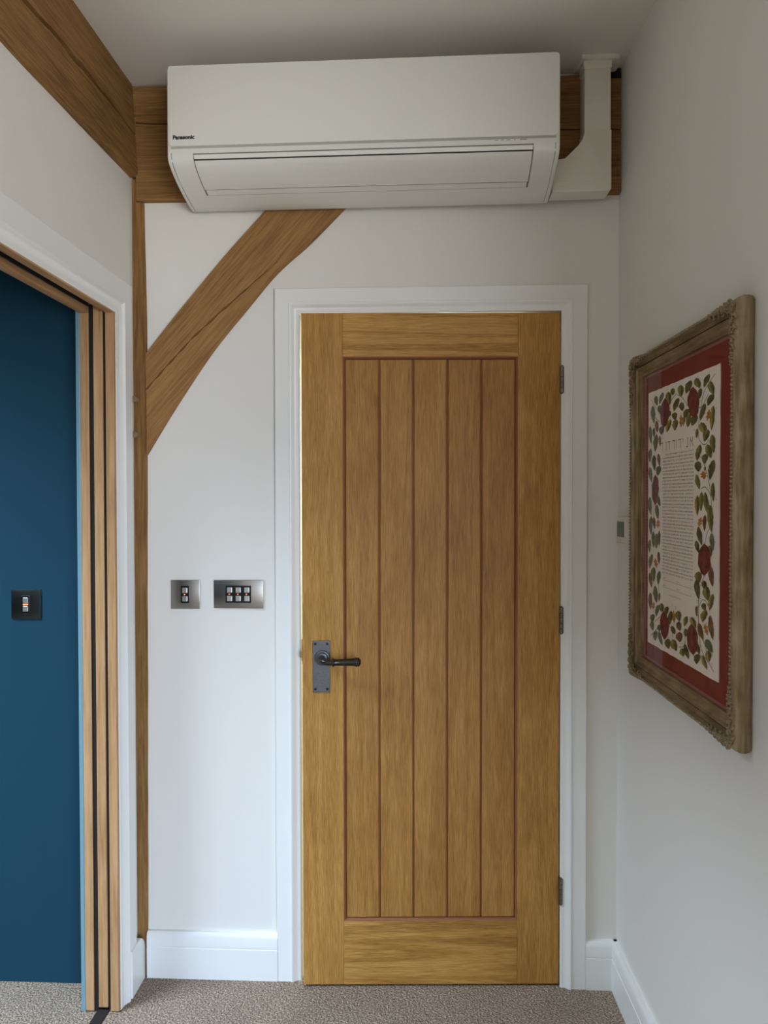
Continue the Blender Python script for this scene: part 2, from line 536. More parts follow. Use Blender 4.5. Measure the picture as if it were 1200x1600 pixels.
LEAVES = """b -1891 2958 -1806 2723 -136 12
d -1386 2970 -1618 2736 -114 26
g -1005 2935 -926 2634 -174 17
d -713 2979 -734 2822 -133 21
g -223 2975 -197 2726 -172 22
d 368 2983 92 2752 -152 43
g 658 2993 842 2765 -144 2
d 1340 2962 1078 2747 -107 33
g 1380 2815 1549 2540 -144 5
d 1549 2540 1275 2353 -117 38
d 922 2739 826 2545 -108 22
d -356 2705 -657 2459 -133 34
d -172 2592 -124 2399 -147 13
d -1618 2700 -1588 2502 -120 12
d -924 2497 -1046 2339 -146 28
s -2110 2741 -2020 2322 -155 13
d -585 2417 -583 2249 -156 16
g -489 2248 -603 2017 -165 26
o -213 2335 -209 2056 -114 11
y 11 2294 -75 2076 -77 12
d 206 2401 12 2230 -145 36
g 314 2294 190 2019 -139 23
d 690 2222 445 2027 -154 40
d 1141 2399 892 2093 -113 26
o 1351 2269 1242 2042 -93 17
y 1553 2305 1468 1850 -120 16
b -1828 2349 -1770 2074 -123 9
d -1426 2186 -1476 1996 -158 19
y -872 2287 -1117 2027 -144 29
s -2301 2267 -2238 1839 -115 8
b -2018 2204 -2015 1968 -84 7
d -1823 2025 -1927 1627 -151 15
b -1607 1972 -1551 1719 -80 4
y 932 2043 1207 1791 -159 -15
g 1301 1857 1114 1647 -146 31
g 734 1938 697 1740 -71 8
g 1507 1743 1585 1393 -128 5
g 900 1586 724 1273 -129 18
g 1268 1569 1458 1296 -145 -8
s -2265 1712 -2317 1383 -115 8
r -1229 2801 -1322 2167 -299 39
r 496 2815 526 2192 -296 35
d -2009 1532 -1948 1167 -139 4
b -1681 1550 -1597 1261 -107 2
d -1597 1261 -1728 1034 -159 16
s -2315 1254 -2167 881 -128 -1
r -1891 1038 -1908 342 -237 3
d -1721 550 -1557 301 -118 -9
s -2305 515 -2241 91 -130 -3
d -1799 334 -1686 -4 -135 -7
b -1987 24 -1928 -247 -97 -5
o -1685 -22 -1710 -220 -136 -3
s -2212 36 -2206 -405 -129 -5
d -2038 -324 -2004 -705 -112 -7
g -1789 -367 -1811 -711 -165 -8
d -1601 -287 -1596 -644 -94 -5
s -2290 -539 -2314 -855 -101 -5
d 1175 1387 1140 1192 -135 11
d 1587 1238 1409 868 -137 16
d 805 1253 808 1045 -172 7
g 1160 1131 1142 1041 -58 4
o 1045 1044 1125 883 -163 -7
g 708 979 873 681 -109 -7
g 1558 791 1581 438 -92 0
y 775 543 761 140 -112 0
g 993 611 959 236 -109 1
g 1168 603 1307 182 -114 -6
o 961 99 845 -90 -117 8
b 1175 149 1141 -169 -87 -1
g 1417 348 1499 -169 -140 -7
d 825 -106 1009 -466 -118 -14
d 708 -398 853 -630 -99 -15
s 1499 -206 1596 -534 -110 -11
b -1648 -790 -1579 -1070 -94 -10
g -2114 -887 -2308 -1253 -127 -3
o -1890 -970 -1777 -1177 -149 -21
g -1997 -1197 -1992 -1543 -169 -17
b -2278 -1352 -2130 -1706 -114 -17
d -1561 -1247 -1663 -1570 -120 -8
g -1880 -1640 -1765 -2024 -165 -26
b -2242 -1848 -2208 -2250 -129 -18
b -1553 -1763 -1566 -1961 -80 -10
o -1985 -2035 -2010 -2222 -126 -16
g 1411 -456 1488 -659 -111 -14
b 1473 -868 1570 -1243 -120 -17
g 859 -1031 862 -1247 -182 -19
d 741 -1198 867 -1587 -141 -23
d 1137 -1186 1216 -1359 -114 -21
g 1254 -1295 1333 -1555 -171 -29
y 1591 -1403 1430 -1737 -118 -6
r 1145 -450 1154 -1063 -294 -24
g -1418 -1996 -1363 -2191 -157 -27
d -1629 -2061 -1787 -2363 -120 -10
g -1008 -2017 -1181 -2269 -148 -8
d -2009 -2342 -2090 -2538 -168 -18
g -2119 -2525 -2031 -2740 -141 -29
d -1782 -2715 -1861 -2955 -151 -21
d -1569 -2526 -1540 -2681 -120 -23
d -1593 -2700 -1352 -2967 -115 -31
d -759 -2084 -853 -2407 -135 -16
o -615 -2046 -563 -2325 -96 -17
g -333 -2021 -237 -2222 -172 -36
d -283 -2246 -189 -2429 -148 -34
d -706 -2417 -512 -2561 -123 -38
g 207 -2054 79 -2285 -118 -9
b -234 -2470 -185 -2677 -184 -39
d -947 -2751 -919 -2970 -188 -38
y -653 -2714 -413 -2921 -170 -53
g -92 -2807 22 -2956 -131 -38
d 84 -2675 328 -2941 -116 -35
d 167 -2327 170 -2497 -110 -19
y 463 -2030 715 -2210 -124 -41
b 749 -1752 772 -1967 -61 -10
d 1124 -1638 1184 -1782 -105 -21
y 1242 -1773 1072 -2027 -149 -5
b 875 -2090 1116 -2386 -115 -32
o 1189 -2054 1325 -2257 -93 -25
b 1450 -1854 1604 -2296 -110 -24
d 801 -2538 924 -2715 -108 -31
d 865 -2735 767 -2958 -160 -22
y 1063 -2718 1317 -2945 -91 -32
s 1270 -2358 1590 -2550 -134 -53
y 1386 -2561 1427 -2763 -141 -33
r -1259 -2176 -1173 -2792 -273 -49
r 466 -2197 600 -2789 -275 -59"""
STEMS = """-2253 2914 -2026 2749 -1805 2633 -1668 2475
-1997 2691 -1967 2471 -1639 2312
-450 2792 -128 2684 183 2468
-497 2832 -734 2763 -927 2668
1616 2932 1417 2839 1117 2688 965 2497 889 2292 793 2072 797 1763 978 1611 1172 1583 1323 1662
809 2355 1006 2385 1271 2562
923 1355 1141 1117 1296 901 1432 601 1473 334
953 688 1147 724 1338 631 1452 512
1387 -114 1257 -225 1145 -442
-2047 332 -2015 23
1135 -1080 943 -1315
867 -1587 830 -1778 1026 -1597 1220 -1586 1335 -1675
-1640 -1344 -1603 -1984
-2199 -2898 -1729 -2642 -1516 -2481
-1895 -2507 -1519 -2321
-951 -2441 -754 -2493 -654 -2663
-275 -2810 85 -2691 35 -2325
798 -2305 1117 -2417 1273 -2599
828 -1617 854 -2032 920 -2453 1121 -2691 1427 -2807 1632 -2926"""

# ------------------------------------------------------------------ the setting
def structure(mb, name, mats, label, cat, smooth=None):
    return tag(mb.build(name, mats, smooth=smooth), label, cat, kind="structure")


H = 2.80
structure(MB().box(-3.3, 3.3, -5.2, 2.6, -0.05, 0.0), "floor", "carpet", "taupe twist-pile carpet running through the doorways", "floor")

mb = MB()
cz = lambda x: 2.661 + 0.0095 * x
mb.loft([[(-3.3, -5.2, cz(-3.3)), (3.3, -5.2, cz(3.3)), (3.3, -5.2, 2.85), (-3.3, -5.2, 2.85)],
         [(-3.3, 2.6, cz(-3.3)), (3.3, 2.6, cz(3.3)), (3.3, 2.6, 2.85), (-3.3, 2.6, 2.85)]])
structure(mb, "ceiling", "ceiling", "plain off-white plaster ceiling above the air conditioner", "ceiling")

OX0, OX1, OZ = -0.384, 0.440, 2.012              # rough opening of the back wall
mb = MB()
mb.box(-0.850, OX0, 0, 0.13, 0, H).box(OX1, 0.70, 0, 0.13, 0, H).box(OX0, OX1, 0, 0.13, OZ, H)
structure(mb, "wall_back", "wall", "white back wall around the oak door", "wall")

mb = MB()
mb.loft([[(RW, 0, 0), (RW, 0, H), (RW + 0.14, 0, H), (RW + 0.14, 0, 0)],
         [(RW + SPLAY * 1.9, -1.9, 0), (RW + SPLAY * 1.9, -1.9, H), (RW + SPLAY * 1.9 + 0.14, -1.9, H), (RW + SPLAY * 1.9 + 0.14, -1.9, 0)]])
structure(mb, "wall_right", "wall", "white wall on the right carrying the framed picture", "wall")
structure(MB().box(0.75, 3.2, -1.9, -1.78, 0, H), "wall_return", "wall", "wall turning away behind the right wall", "wall")
structure(MB().box(3.2, 3.3, -5.1, -1.78, 0, H), "wall_side", "wall", "far side wall of the bedroom", "wall")
WX0, WX1, WZ0, WZ1 = 0.92, 2.80, 0.25, 2.10
mb = MB()
mb.box(-0.95, WX0, -5.1, -5.0, 0, H).box(WX1, 3.3, -5.1, -5.0, 0, H)
mb.box(WX0, WX1, -5.1, -5.0, 0, WZ0).box(WX0, WX1, -5.1, -5.0, WZ1, H)
structure(mb, "wall_rear", "wall", "wall with the window behind the viewer", "wall")
mb = MB()
for a, b_ in ((WX0, WX0 + 0.05), (1.735, 1.785), (WX1 - 0.05, WX1)):
    mb.box(a, b_, -5.08, -5.02, WZ0, WZ1)
mb.box(WX0, WX1, -5.08, -5.02, WZ0, WZ0 + 0.05).box(WX0, WX1, -5.08, -5.02, WZ1 - 0.05, WZ1)
structure(mb, "window_1", "trim", "tall two-light window in the rear wall", "window")

# left wall: two skins either side of the sliding door's pocket, opening from JY towards the viewer
JY, JE, HZ = -0.163, -1.75, 1.957
SA0, SA1 = LW, -0.867                             # near skin
SB0, SB1 = -0.914, -0.9385                        # far skin
mb = MB()
for a, b_ in ((SA0, SA1), (SB0, SB1)):
    mb.box(a, b_, JY + 0.02, 0.0, 0, H)
    mb.box(a, b_, JE, JY + 0.02, HZ + 0.02, H)
    mb.box(a, b_, -5.0, JE, 0, H)
    mb.box(a, b_, 0.0, 0.9, 0, H)
mb.box(SA1, SB0, JE - 0.05, JE - 0.02, 0, H)
structure(mb, "wall_left", "wall", "white left wall pierced by the sliding door opening", "wall")

structure(MB().box(-3.3, SB1, -0.052, 0.05, 0, H), "wall_far", "teal", "dark teal wall seen through the left opening", "wall")
structure(MB().box(-3.3, -3.2, -3.0, -0.05, 0, H), "wall_teal_side", "teal", "teal side wall of the adjoining room", "wall")
structure(MB().box(-3.3, SB1, -3.1, -3.0, 0, H), "wall_teal_rear", "teal", "teal rear wall of the adjoining room", "wall")
# room behind the oak door
structure(MB().box(-1.6, 1.6, 2.45, 2.55, 0, H), "wall_hall_end", "wall", "end wall of the hall behind the oak door", "wall")
structure(MB().box(1.5, 1.6, 0.13, 2.5, 0, H), "wall_hall_side", "wall", "side wall of the hall behind the oak door", "wall")
structure(MB().box(-1.7, -1.6, 0.05, 2.5, 0, H), "wall_hall_left", "wall", "left wall of the hall behind the oak door", "wall")


# ------------------------------------------------------------------ architraves, lining, skirtings
def architrave(x0, x1, z1, prof, name, label, loc=(0, 0, 0), rot=0.0, z0=0.0):
    """U-shaped moulding round an opening, mitred at the top corners; prof = (distance out, height off the wall)"""
    mb = MB()
    secs = []
    for pick in range(4):
        row = []
        for d, h in prof:
            x, z = ((x0 - d, z0), (x0 - d, z1 + d), (x1 + d, z1 + d), (x1 + d, z0))[pick]
            row.append((x, -h, z))
        secs.append(row)
    mb.loft(secs)
    o = structure(mb, name, "trim", label, "door frame", smooth=35)
    o.location = loc
    o.rotation_euler = (0, 0, rot)
    return o


def ogee(w, t=0.018):
    k = w / 0.074
    return [(0, 0), (0, 0.007), (0.0015, 0.0085), (0.004 * k, 0.0095), (0.009 * k, 0.0095), (0.014 * k, 0.0105), (0.019 * k, 0.0135),
            (0.024 * k, 0.0175), (0.0275 * k, t + 0.0015), (0.030 * k, t + 0.0015), (0.0315 * k, t - 0.0015), (0.034 * k, t - 0.002),
            (w - 0.002, t - 0.002), (w, t - 0.004), (w, 0)]


architrave(-0.353, 0.4105, 1.983, ogee(0.0735), "trim_1", "white moulded architrave around the oak door")
mb = MB()
mb.box(OX0, -0.3518, -0.0005, 0.13, 0, 1.9865, 0.0008).box(0.4125, OX1, -0.0005, 0.13, 0, 1.9865, 0.0008)
mb.box(OX0, OX1, -0.0005, 0.13, 1.9845, OZ, 0.0008)
mb.box(-0.3518, -0.338, 0.040, 0.075, 0, 1.985, 0.001).box(0.400, 0.4125, 0.040, 0.075, 0, 1.985, 0.001).box(-0.3495, 0.4125, 0.040, 0.075, 1.9725, 1.985, 0.001)
lining = structure(mb, "trim_2", "trim", "white door lining with stop behind the oak door", "door frame")
mb = MB()
mb.box(-0.3525, -0.3500, 0.003, 0.03, 0.955, 1.02, 0.0005)
mb.build("strike_plate", "brass", lining)

architrave(-1.75, JY, HZ, ogee(0.097, 0.020), "trim_3", "white moulded architrave around the sliding door opening",
           loc=(LW, 0, 0), rot=PI / 2)


def skirting(length, prof_h, name, label, loc, rot):
    """profile up the wall, run along local x"""
    pr = [(0, 0), (0.018, 0), (0.018, 0.0920), (0.0162, 0.0932), (0.0162, 0.0950), (0.0175, 0.0965), (0.0172, 0.126), (0.0145, 0.1345),
          (0.0100, prof_h), (0, prof_h)]
    mb = MB()
    mb.loft([[(x, -h, z) for h, z in pr] for x in (0, length)])
    o = structure(mb, name, "trim", label, "skirting board", smooth=35)
    o.location = loc
    o.rotation_euler = (0, 0, rot)
    return o


skirting(0.395, 0.139, "baseboard_back", "white moulded skirting left of the oak door", (-0.8205, 0, 0), 0)
skirting(0.098, 0.142, "baseboard_back", "short white skirting between door frame and right wall", (0.484, 0, 0), 0)
skirting(1.85, 0.142, "baseboard_right", "white moulded skirting along the right wall", (RW, 0, 0), RROT)
mb = MB()
mb.prism([(-0.115, 0), (-0.014, 0), (-0.014, 0.098), (-0.019, 0.112), (-0.030, 0.126), (-0.038, 0.132), (-0.040, 0.128), (-0.046, 0.137),
          (-0.115, 0.137)], -0.0235, 0.0, bev=0.0015)
o = structure(mb, "baseboard_left", "trim", "short white skirting stub scribed round the oak post", "skirting board")
o.location = (LW, 0, 0)
o.rotation_euler = (0, 0, PI / 2)

# sliding door opening: timber edges of the pocket, dark slot, floor guide
mb = MB()
mb.box(-0.8430, SA1, JY - 0.012, JY + 0.02, 0.003, HZ + 0.0005, 0.0012)
structure(mb, "trim_4", "lining", "pale timber jamb strip nearest the white architrave", "door frame")
mb = MB()
mb.box(SB0, SB1, JY - 0.012, JY + 0.02, 0.003, HZ + 0.0005, 0.0012)
structure(mb, "trim_5", "lining", "pale timber jamb strip on the teal room side", "door frame")
mb = MB()
mb.box(-0.8430, SA1, JE, JY - 0.013, HZ - 0.004, HZ + 0.02, 0.0012)
structure(mb, "trim_6", "lining_y", "pale timber head strip above the opening, near side", "door frame")
mb = MB()
mb.box(SB0, SB1, JE, JY - 0.013, HZ - 0.004, HZ + 0.013, 0.0012)
structure(mb, "trim_7", "lining_y", "pale timber head strip above the opening, teal room side", "door frame")
mb = MB()
mb.box(SA1, SB0, JE, 0.0, HZ + 0.055, HZ + 0.075)
mb.box(SA1 - 0.0003, -0.8760, JE, JY + 0.02, HZ + 0.016, HZ + 0.050, 0.001)
structure(mb, "trim_8", "lining_y", "shadowed timber inside the head slot", "door frame")
mb = MB()
mb.box(-0.9135, -0.8765, JE, JY + 0.03, HZ + 0.030, HZ + 0.054, 0.001)
mb.box(-0.9138, -0.9125, JE, JY - 0.0125, HZ + 0.014, HZ + 0.050)
structure(mb, "trim_9", "dark_slot", "black sliding track up inside the head slot", "track")
mb = MB()
mb.box(SB1, SB1 - 0.0125, JY - 0.012, JY + 0.06, 0, HZ + 0.07, 0.002).box(SB1, SB1 - 0.0125, JE, JY - 0.012, HZ + 0.002, HZ + 0.07, 0.002)
structure(mb, "trim_10", "blue_trim", "pale blue painted edge on the teal room side of the jamb", "door frame")
mb = MB()
mb.box(-0.906, -0.8735, JE, JY + 0.01, 0.0, 0.004, 0.001)
tag(mb.build("floor_guide", "dark_slot"), "black floor guide strip running out under the sliding door edge", "track")
mb = MB()
mb.box(-0.9139, -0.9030, JY - 0.0085, JY + 0.03, 0.004, HZ + 0.02)  # black strips put in to darken the gaps beside the door edge
mb.box(-0.8745, -0.8672, JY - 0.0065, JY + 0.03, 0.004, HZ + 0.02)
structure(mb, "trim_11", "dark_slot", "black strips darkening the gaps either side of the sliding door edge", "door seal")  # no modelled seal, just plain black strips that darken the gaps
d2 = root("door_2", (-0.889, JY, 0), "pocket sliding door pushed back with only its timber edge showing", "door", kind="structure")
MB().box(-0.013, 0.0135, -0.010, 0.86, 0.012, HZ + 0.018, 0.0015).build("door_edge", "lining", d2)


# ------------------------------------------------------------------ oak door
DX, DYY = 0.4090, -0.002
door = root("door_1", (DX, DYY, 0), "boarded oak door standing slightly ajar under the air conditioner", "door", rotz=math.radians(2.85), kind="structure")
L0 = -0.7535                                     # latch edge in door coordinates, hinge edge at 0
PX0, PX1 = -0.6335, -0.1240                      # panel
PZ0, PZ1 = 0.196, 1.852
ZB, ZT = 0.007, 1.9775
TH = 0.035
MB().box(L0, PX0 - 0.0002, 0, TH, ZB, ZT, 0.0012).build("stile", "oak_v", door)
MB().box(PX1 + 0.0002, -0.0015, 0, TH, ZB, ZT, 0.0012).build("stile", "oak_v", door)
MB().box(PX0, PX1, 0.0003, TH, PZ1, ZT, 0.0006).build("top_rail", "oak_h", door)
MB().box(PX0, PX1, 0.0003, TH, ZB, PZ0, 0.0006).build("bottom_rail", "oak_h", door)
# bevelled bead round the panel
mb = MB()
prof = [(0, 0.0005), (0.0012, 0.0005), (0.0035, 0.0022), (0.0065, 0.0070), (0.0065, 0.014), (0, 0.014)]
secs = []
for pick in range(5):
    secs.append([{0: (PX0 + d, y, PZ0 + d), 1: (PX0 + d, y, PZ1 - d), 2: (PX1 - d, y, PZ1 - d), 3: (PX1 - d, y, PZ0 + d)}[pick % 4] for d, y in prof])
mb.loft(secs, caps=False)
mb.build("panel_moulding", "groove", door)
mb = MB()
mb.box(PX0, PX1, 0.0125, 0.026, PZ0, PZ1)
mb.build("panel_backing", "groove", door)
bw = (PX1 - PX0 - 0.013) / 5.0
for i in range(5):
    a = PX0 + 0.0065 + i * bw
    mb = MB()
    x0, x1, z0, z1 = a + (0.0022 if i else 0.0005), a + bw - (0.0022 if i < 4 else 0.0005), PZ0 + 0.0072, PZ1 - 0.0072
    c = 0.0028
    mb.loft([[(x0, 0.0135, z0), (x0, 0.0135, z1), (x1, 0.0135, z1), (x1, 0.0135, z0)],
             [(x0, 0.0075, z0), (x0, 0.0075, z1), (x1, 0.0075, z1), (x1, 0.0075, z0)],
             [(x0 + c, 0.0042, z0 + c), (x0 + c, 0.0042, z1 - c), (x1 - c, 0.0042, z1 - c), (x1 - c, 0.0042, z0 + c)]])
    o = mb.build("board", "oak_board", door)
    # each board is cut from another place in the log
    off = Vector((0.37 * i, 0.0, 1.3 * i))
    for v in o.data.vertices:
        v.co += off
    o.location = -off

# handle: plate, rose, lever
hx, hz = -0.2858 - DX, 0.9745
plate = MB().box(-0.3142 - DX, -0.2636 - DX, -0.0032, 0.0, 0.873, 1.0245, 0.0009).build("handle_plate", "pewter", door)
for sx, sz in ((-0.3065, 1.0150), (-0.2716, 1.0150), (-0.3065, 0.8825), (-0.2716, 0.8825)):
    MB().lathe([(-0.0010, 0.0044), (0.0, 0.0044), (0.0012, 0.0036), (0.0014, 0.0008)], (sx - DX, -0.0028, sz), (0, -1, 0), 16).build("screw", "black", plate, smooth=40)
MB().lathe([(0, 0.0225), (0.003, 0.0225), (0.006, 0.0205), (0.0065, 0.0175), (0.009, 0.017), (0.0125, 0.0150), (0.0135, 0.012), (0.0135, 0.001)],
           (hx, -0.003, hz), (0, -1, 0), 36).build("rose", "pewter", door, smooth=35)
mb = MB()
pts, rad = [], []
for k in range(9):
    a = k / 8.0 * PI / 2
    pts.append((hx + 0.020 * (1 - math.cos(a)), -0.016 - 0.022 - 0.020 * math.sin(a) + 0.0, hz - 0.003 * (k / 8.0)))
    rad.append(0.0092 - 0.0008 * k / 8)
pts = [(hx, -0.014, hz), (hx, -0.030, hz)] + pts
rad = [0.0105, 0.0095] + rad
yl = pts[-1][1]
pts += [(hx + 0.034, yl, hz - 0.0030)]
rad += [0.0084]
mb.tube(pts, rad, 18)
mb.lathe([(0.030, 0.0084), (0.032, 0.0105), (0.034, 0.0122), (0.037, 0.0122), (0.0385, 0.0100), (0.040, 0.0094), (0.060, 0.0100), (0.085, 0.0108),
          (0.0975, 0.0112), (0.0985, 0.0132), (0.1010, 0.0138), (0.1030, 0.0128), (0.1040, 0.0122), (0.1055, 0.0134), (0.1080, 0.0130),
          (0.1115, 0.0095), (0.1140, 0.0050), (0.1145, 0.0006)], (hx, yl, hz - 0.0030), (1, 0, 0.018), 28)
mb.build("lever", "bronze", door, smooth=40)
# latch in the door's edge
mb = MB()
mb.box(L0 - 0.0012, L0 + 0.0005, 0.006, 0.029, 0.955, 1.012, 0.0004)
mb.box(L0 - 0.009, L0, 0.011, 0.024, 0.972, 0.992, 0.002)
mb.build("latch", "brass", door)
for zc in (1.7835, 1.0835, 0.2855):
    mb = MB()
    for k in range(5):
        za = zc - 0.0385 + k * 0.0154
        mb.lathe([(0, 0.0052), (0.0006, 0.0060), (0.0144, 0.0060), (0.0150, 0.0052)], (0.0030, -0.0060, za), (0, 0, 1), 16)
    mb.lathe([(0, 0.003), (0.0015, 0.0045), (0.003, 0.002), (0.0034, 0.0004)], (0.0030, -0.0060, zc + 0.0385), (0, 0, 1), 12)
    mb.lathe([(0, 0.003), (0.0015, 0.0045), (0.003, 0.002), (0.0034, 0.0004)], (0.0030, -0.0060, zc - 0.0385), (0, 0, -1), 12)
    mb.box(-0.0018, 0.0008, -0.004, 0.030, zc - 0.0385, zc + 0.0385)
    mb.build("hinge", "hinge", door, smooth=40)


# ------------------------------------------------------------------ oak frame of the house
def wob(i, amp, seed=0.0):
    return amp * (math.sin(i * 1.7 + seed) * 0.6 + math.sin(i * 0.53 + seed * 2.1) * 0.8)


# corner post
XL = [(-0.0, -0.8560), (0.15, -0.8600), (0.44, -0.8590), (0.83, -0.8575), (1.21, -0.8565), (1.61, -0.8560), (1.78, -0.8570), (2.01, -0.8585), (2.16, -0.8600), (2.40, -0.8620)]
XR = [(-0.0, -0.8225), (0.25, -0.8205), (0.63, -0.8180), (1.02, -0.8160), (1.40, -0.8140), (1.86, -0.8105), (2.01, -0.8120), (2.16, -0.8145), (2.40, -0.8170)]
mb = MB()
secs = []
for i in range(49):
    z = 0.002 + (2.316 - 0.002) * i / 48
    xl, xr = lerp_table(XL, z) + wob(i, 0.0006), lerp_table(XR, z) + wob(i, 0.0005, 2)
    yf = -0.013 + wob(i, 0.0006, 4)
    secs.append([(xl, 0.06, z), (xl, yf + 0.001, z), (xl + 0.002, yf, z), (xr - 0.0075, yf, z), (xr - 0.0015, yf + 0.007, z), (xr, yf + 0.014, z), (xr, 0.06, z)])
mb.loft(secs)
post = tag(mb.build("timber_post", "beam_z", smooth=30), "slim upright oak post in the corner between left wall and back wall", "post")
# its upper end, let in beside the wall beam
MB().box(-0.8630, -0.8365, -0.0135, 0.05, 2.3158, 2.384, 0.001).build("tenon", "beam_z", post)
for zc, xx in ((1.7330, -0.8410), (1.6290, -0.8400)):
    MB().lathe([(-0.01, 0.0085), (0.012, 0.0100), (0.0185, 0.0094), (0.020, 0.0070), (0.0203, 0.001)], (xx, -0.012, zc), (-0.15, -1, 0.05), 9).build("peg", "peg", post)


# wall beam behind the air conditioner
mb = MB()
secs = []
n = 60
for i in range(n + 1):
    x = -0.8345 + (0.5745 + 0.8345) * i / n
    t = i / n
    zcr = 2.5430 - 0.052 * t + wob(i, 0.0012, 1)
    w = 0.0022
    zb = 2.3180 - 0.004 * t
    zt = 2.6480
    zs = 2.6030
    yf = -0.022
    secs.append([(x, 0.05, zt), (x, yf - 0.002, zt), (x, yf - 0.002, zs + 0.002), (x, yf + 0.0005, zs), (x, yf, zcr + w), (x, yf + 0.016, zcr), (x, yf + 0.0005, zcr - w),
                 (x, yf, zb + 0.003), (x, yf + 0.003, zb), (x, 0.05, zb)])
mb.loft(secs)
mb.box(-0.8520, -0.8340, -0.0225, 0.05, 2.3880, 2.6500)
wb = tag(mb.build("wall_beam", "beam_x", smooth=30), "oak beam across the back wall behind the air conditioner", "beam")
MB().box(0.5350, 0.5735, -0.0250, 0.03, 2.6360, 2.6640).build("notch_shade", "dark_slot", wb)  # dark block standing in for the shade of the gap above the beam

# ceiling beam along the left wall
ZF = [(-2.6, 2.372), (-0.77, 2.378), (-0.67, 2.3800), (-0.57, 2.3830), (-0.37, 2.3795), (-0.23, 2.3880), (-0.06, 2.3935), (0, 2.394)]
ZC = [(-2.6, 2.360), (-0.73, 2.3685), (-0.63, 2.3685), (-0.51, 2.3718), (-0.36, 2.3750), (-0.23, 2.3776), (-0.05, 2.3830), (0, 2.384)]
CR = [(-2.6, 2.47), (-0.66, 2.4935), (-0.61, 2.4957), (-0.54, 2.5045), (-0.468, 2.5078), (-0.4376, 2.5057), (-0.40, 2.5070), (-0.385, 2.5125), (-0.3626, 2.5104),
      (-0.2774, 2.511), (-0.1931, 2.5124), (-0.1015, 2.5103), (-0.0172, 2.5045)]
CW = [(-2.6, 0.003), (-0.9, 0.007), (-0.7, 0.0075), (-0.5, 0.0055), (-0.42, 0.0085), (-0.37, 0.0080), (-0.28, 0.0055), (-0.2, 0.0050), (-0.1, 0.0036), (-0.0172, 0.0034)]
mb = MB()
secs = []
n = 240
for i in range(n + 1):
    y = -2.6 + (2.6 - 0.0245) * i / n
    zf, zc_, zk, w = lerp_table(ZF, y) + wob(i * 0.6, 0.0007), lerp_table(ZC, y), lerp_table(CR, y) + wob(i * 1.3, 0.0005), lerp_table(CW, y)
    xt, xb = -0.8420, -0.8275 + wob(i * 0.4, 0.0006, 3)
    xk = xb + (xt - xb) * (zk - zf) / (2.66 - zf)
    secs.append([(-0.862, y, 2.654), (xt, y, 2.6535), (xk, y, zk + w), (xk - 0.010, y, zk + w * 0.8), (-0.8615, y, zk), (xk - 0.010, y, zk - w * 0.8), (xk, y, zk - w), (xb, y, zf + 0.002),
                 (xb - 0.002, y, zf), (LW + 0.0002, y, zc_), (-0.862, y, zc_)])
mb.loft(secs)
tag(mb.build("ceiling_beam", "beam_y", smooth=28), "split oak beam running along the top of the left wall", "beam")

# curved brace
UE = [(-0.8121, 1.8720), (-0.7382, 1.9643), (-0.6584, 2.0587), (-0.5616, 2.1701), (-0.4526, 2.2875), (-0.4090, 2.3345)]
LE = [(-0.8117, 1.5691), (-0.7218, 1.7127), (-0.6113, 1.8735), (-0.5138, 1.9912), (-0.4176, 2.1024), (-0.3208, 2.1866), (-0.2188, 2.2877), (-0.1720, 2.3345)]
CK = [(-0.8125, 1.7640), (-0.7575, 1.8242), (-0.6684, 1.9187), (-0.5991, 1.9807), (-0.5377, 2.033), (-0.4832, 2.0798), (-0.4174, 2.1354)]


def along(poly, t):
    ls = [math.dist(a, b_) for a, b_ in zip(poly, poly[1:])]
    d = t * sum(ls)
    for (a, b_), l in zip(zip(poly, poly[1:]), ls):
        if d <= l or (a, b_) == (poly[-2], poly[-1]):
            k = min(1.0, d / l)
            return (a[0] + (b_[0] - a[0]) * k, a[1] + (b_[1] - a[1]) * k)
        d -= l


def smooth_poly(poly, n=40):
    pts = []
    P = [poly[0]] + poly + [poly[-1]]
    for i in range(1, len(P) - 2):
        for k in range(8):
            t = k / 8
            q = []
            for c in (0, 1):
                a, b_, c_, d = P[i - 1][c], P[i][c], P[i + 1][c], P[i + 2][c]
                q.append(0.5 * (2 * b_ + (c_ - a) * t + (2 * a - 5 * b_ + 4 * c_ - d) * t * t + (3 * b_ - a - 3 * c_ + d) * t ** 3))
            pts.append(tuple(q))
    pts.append(poly[-1])
    return pts


UEs, LEs = smooth_poly(UE), smooth_poly(LE)


def crack_frac(u, l):
    """where the crack line crosses the section u-l"""
    for a, b_ in zip(CK, CK[1:]):
        r = (l[0] - u[0], l[1] - u[1])
        s = (b_[0] - a[0], b_[1] - a[1])
        den = r[0] * s[1] - r[1] * s[0]
        if abs(den) < 1e-9:
            continue
        t = ((a[0] - u[0]) * s[1] - (a[1] - u[1]) * s[0]) / den
        v = ((a[0] - u[0]) * r[1] - (a[1] - u[1]) * r[0]) / den
        if -0.001 <= v <= 1.001 and 0 < t < 1:
            return t
    return None


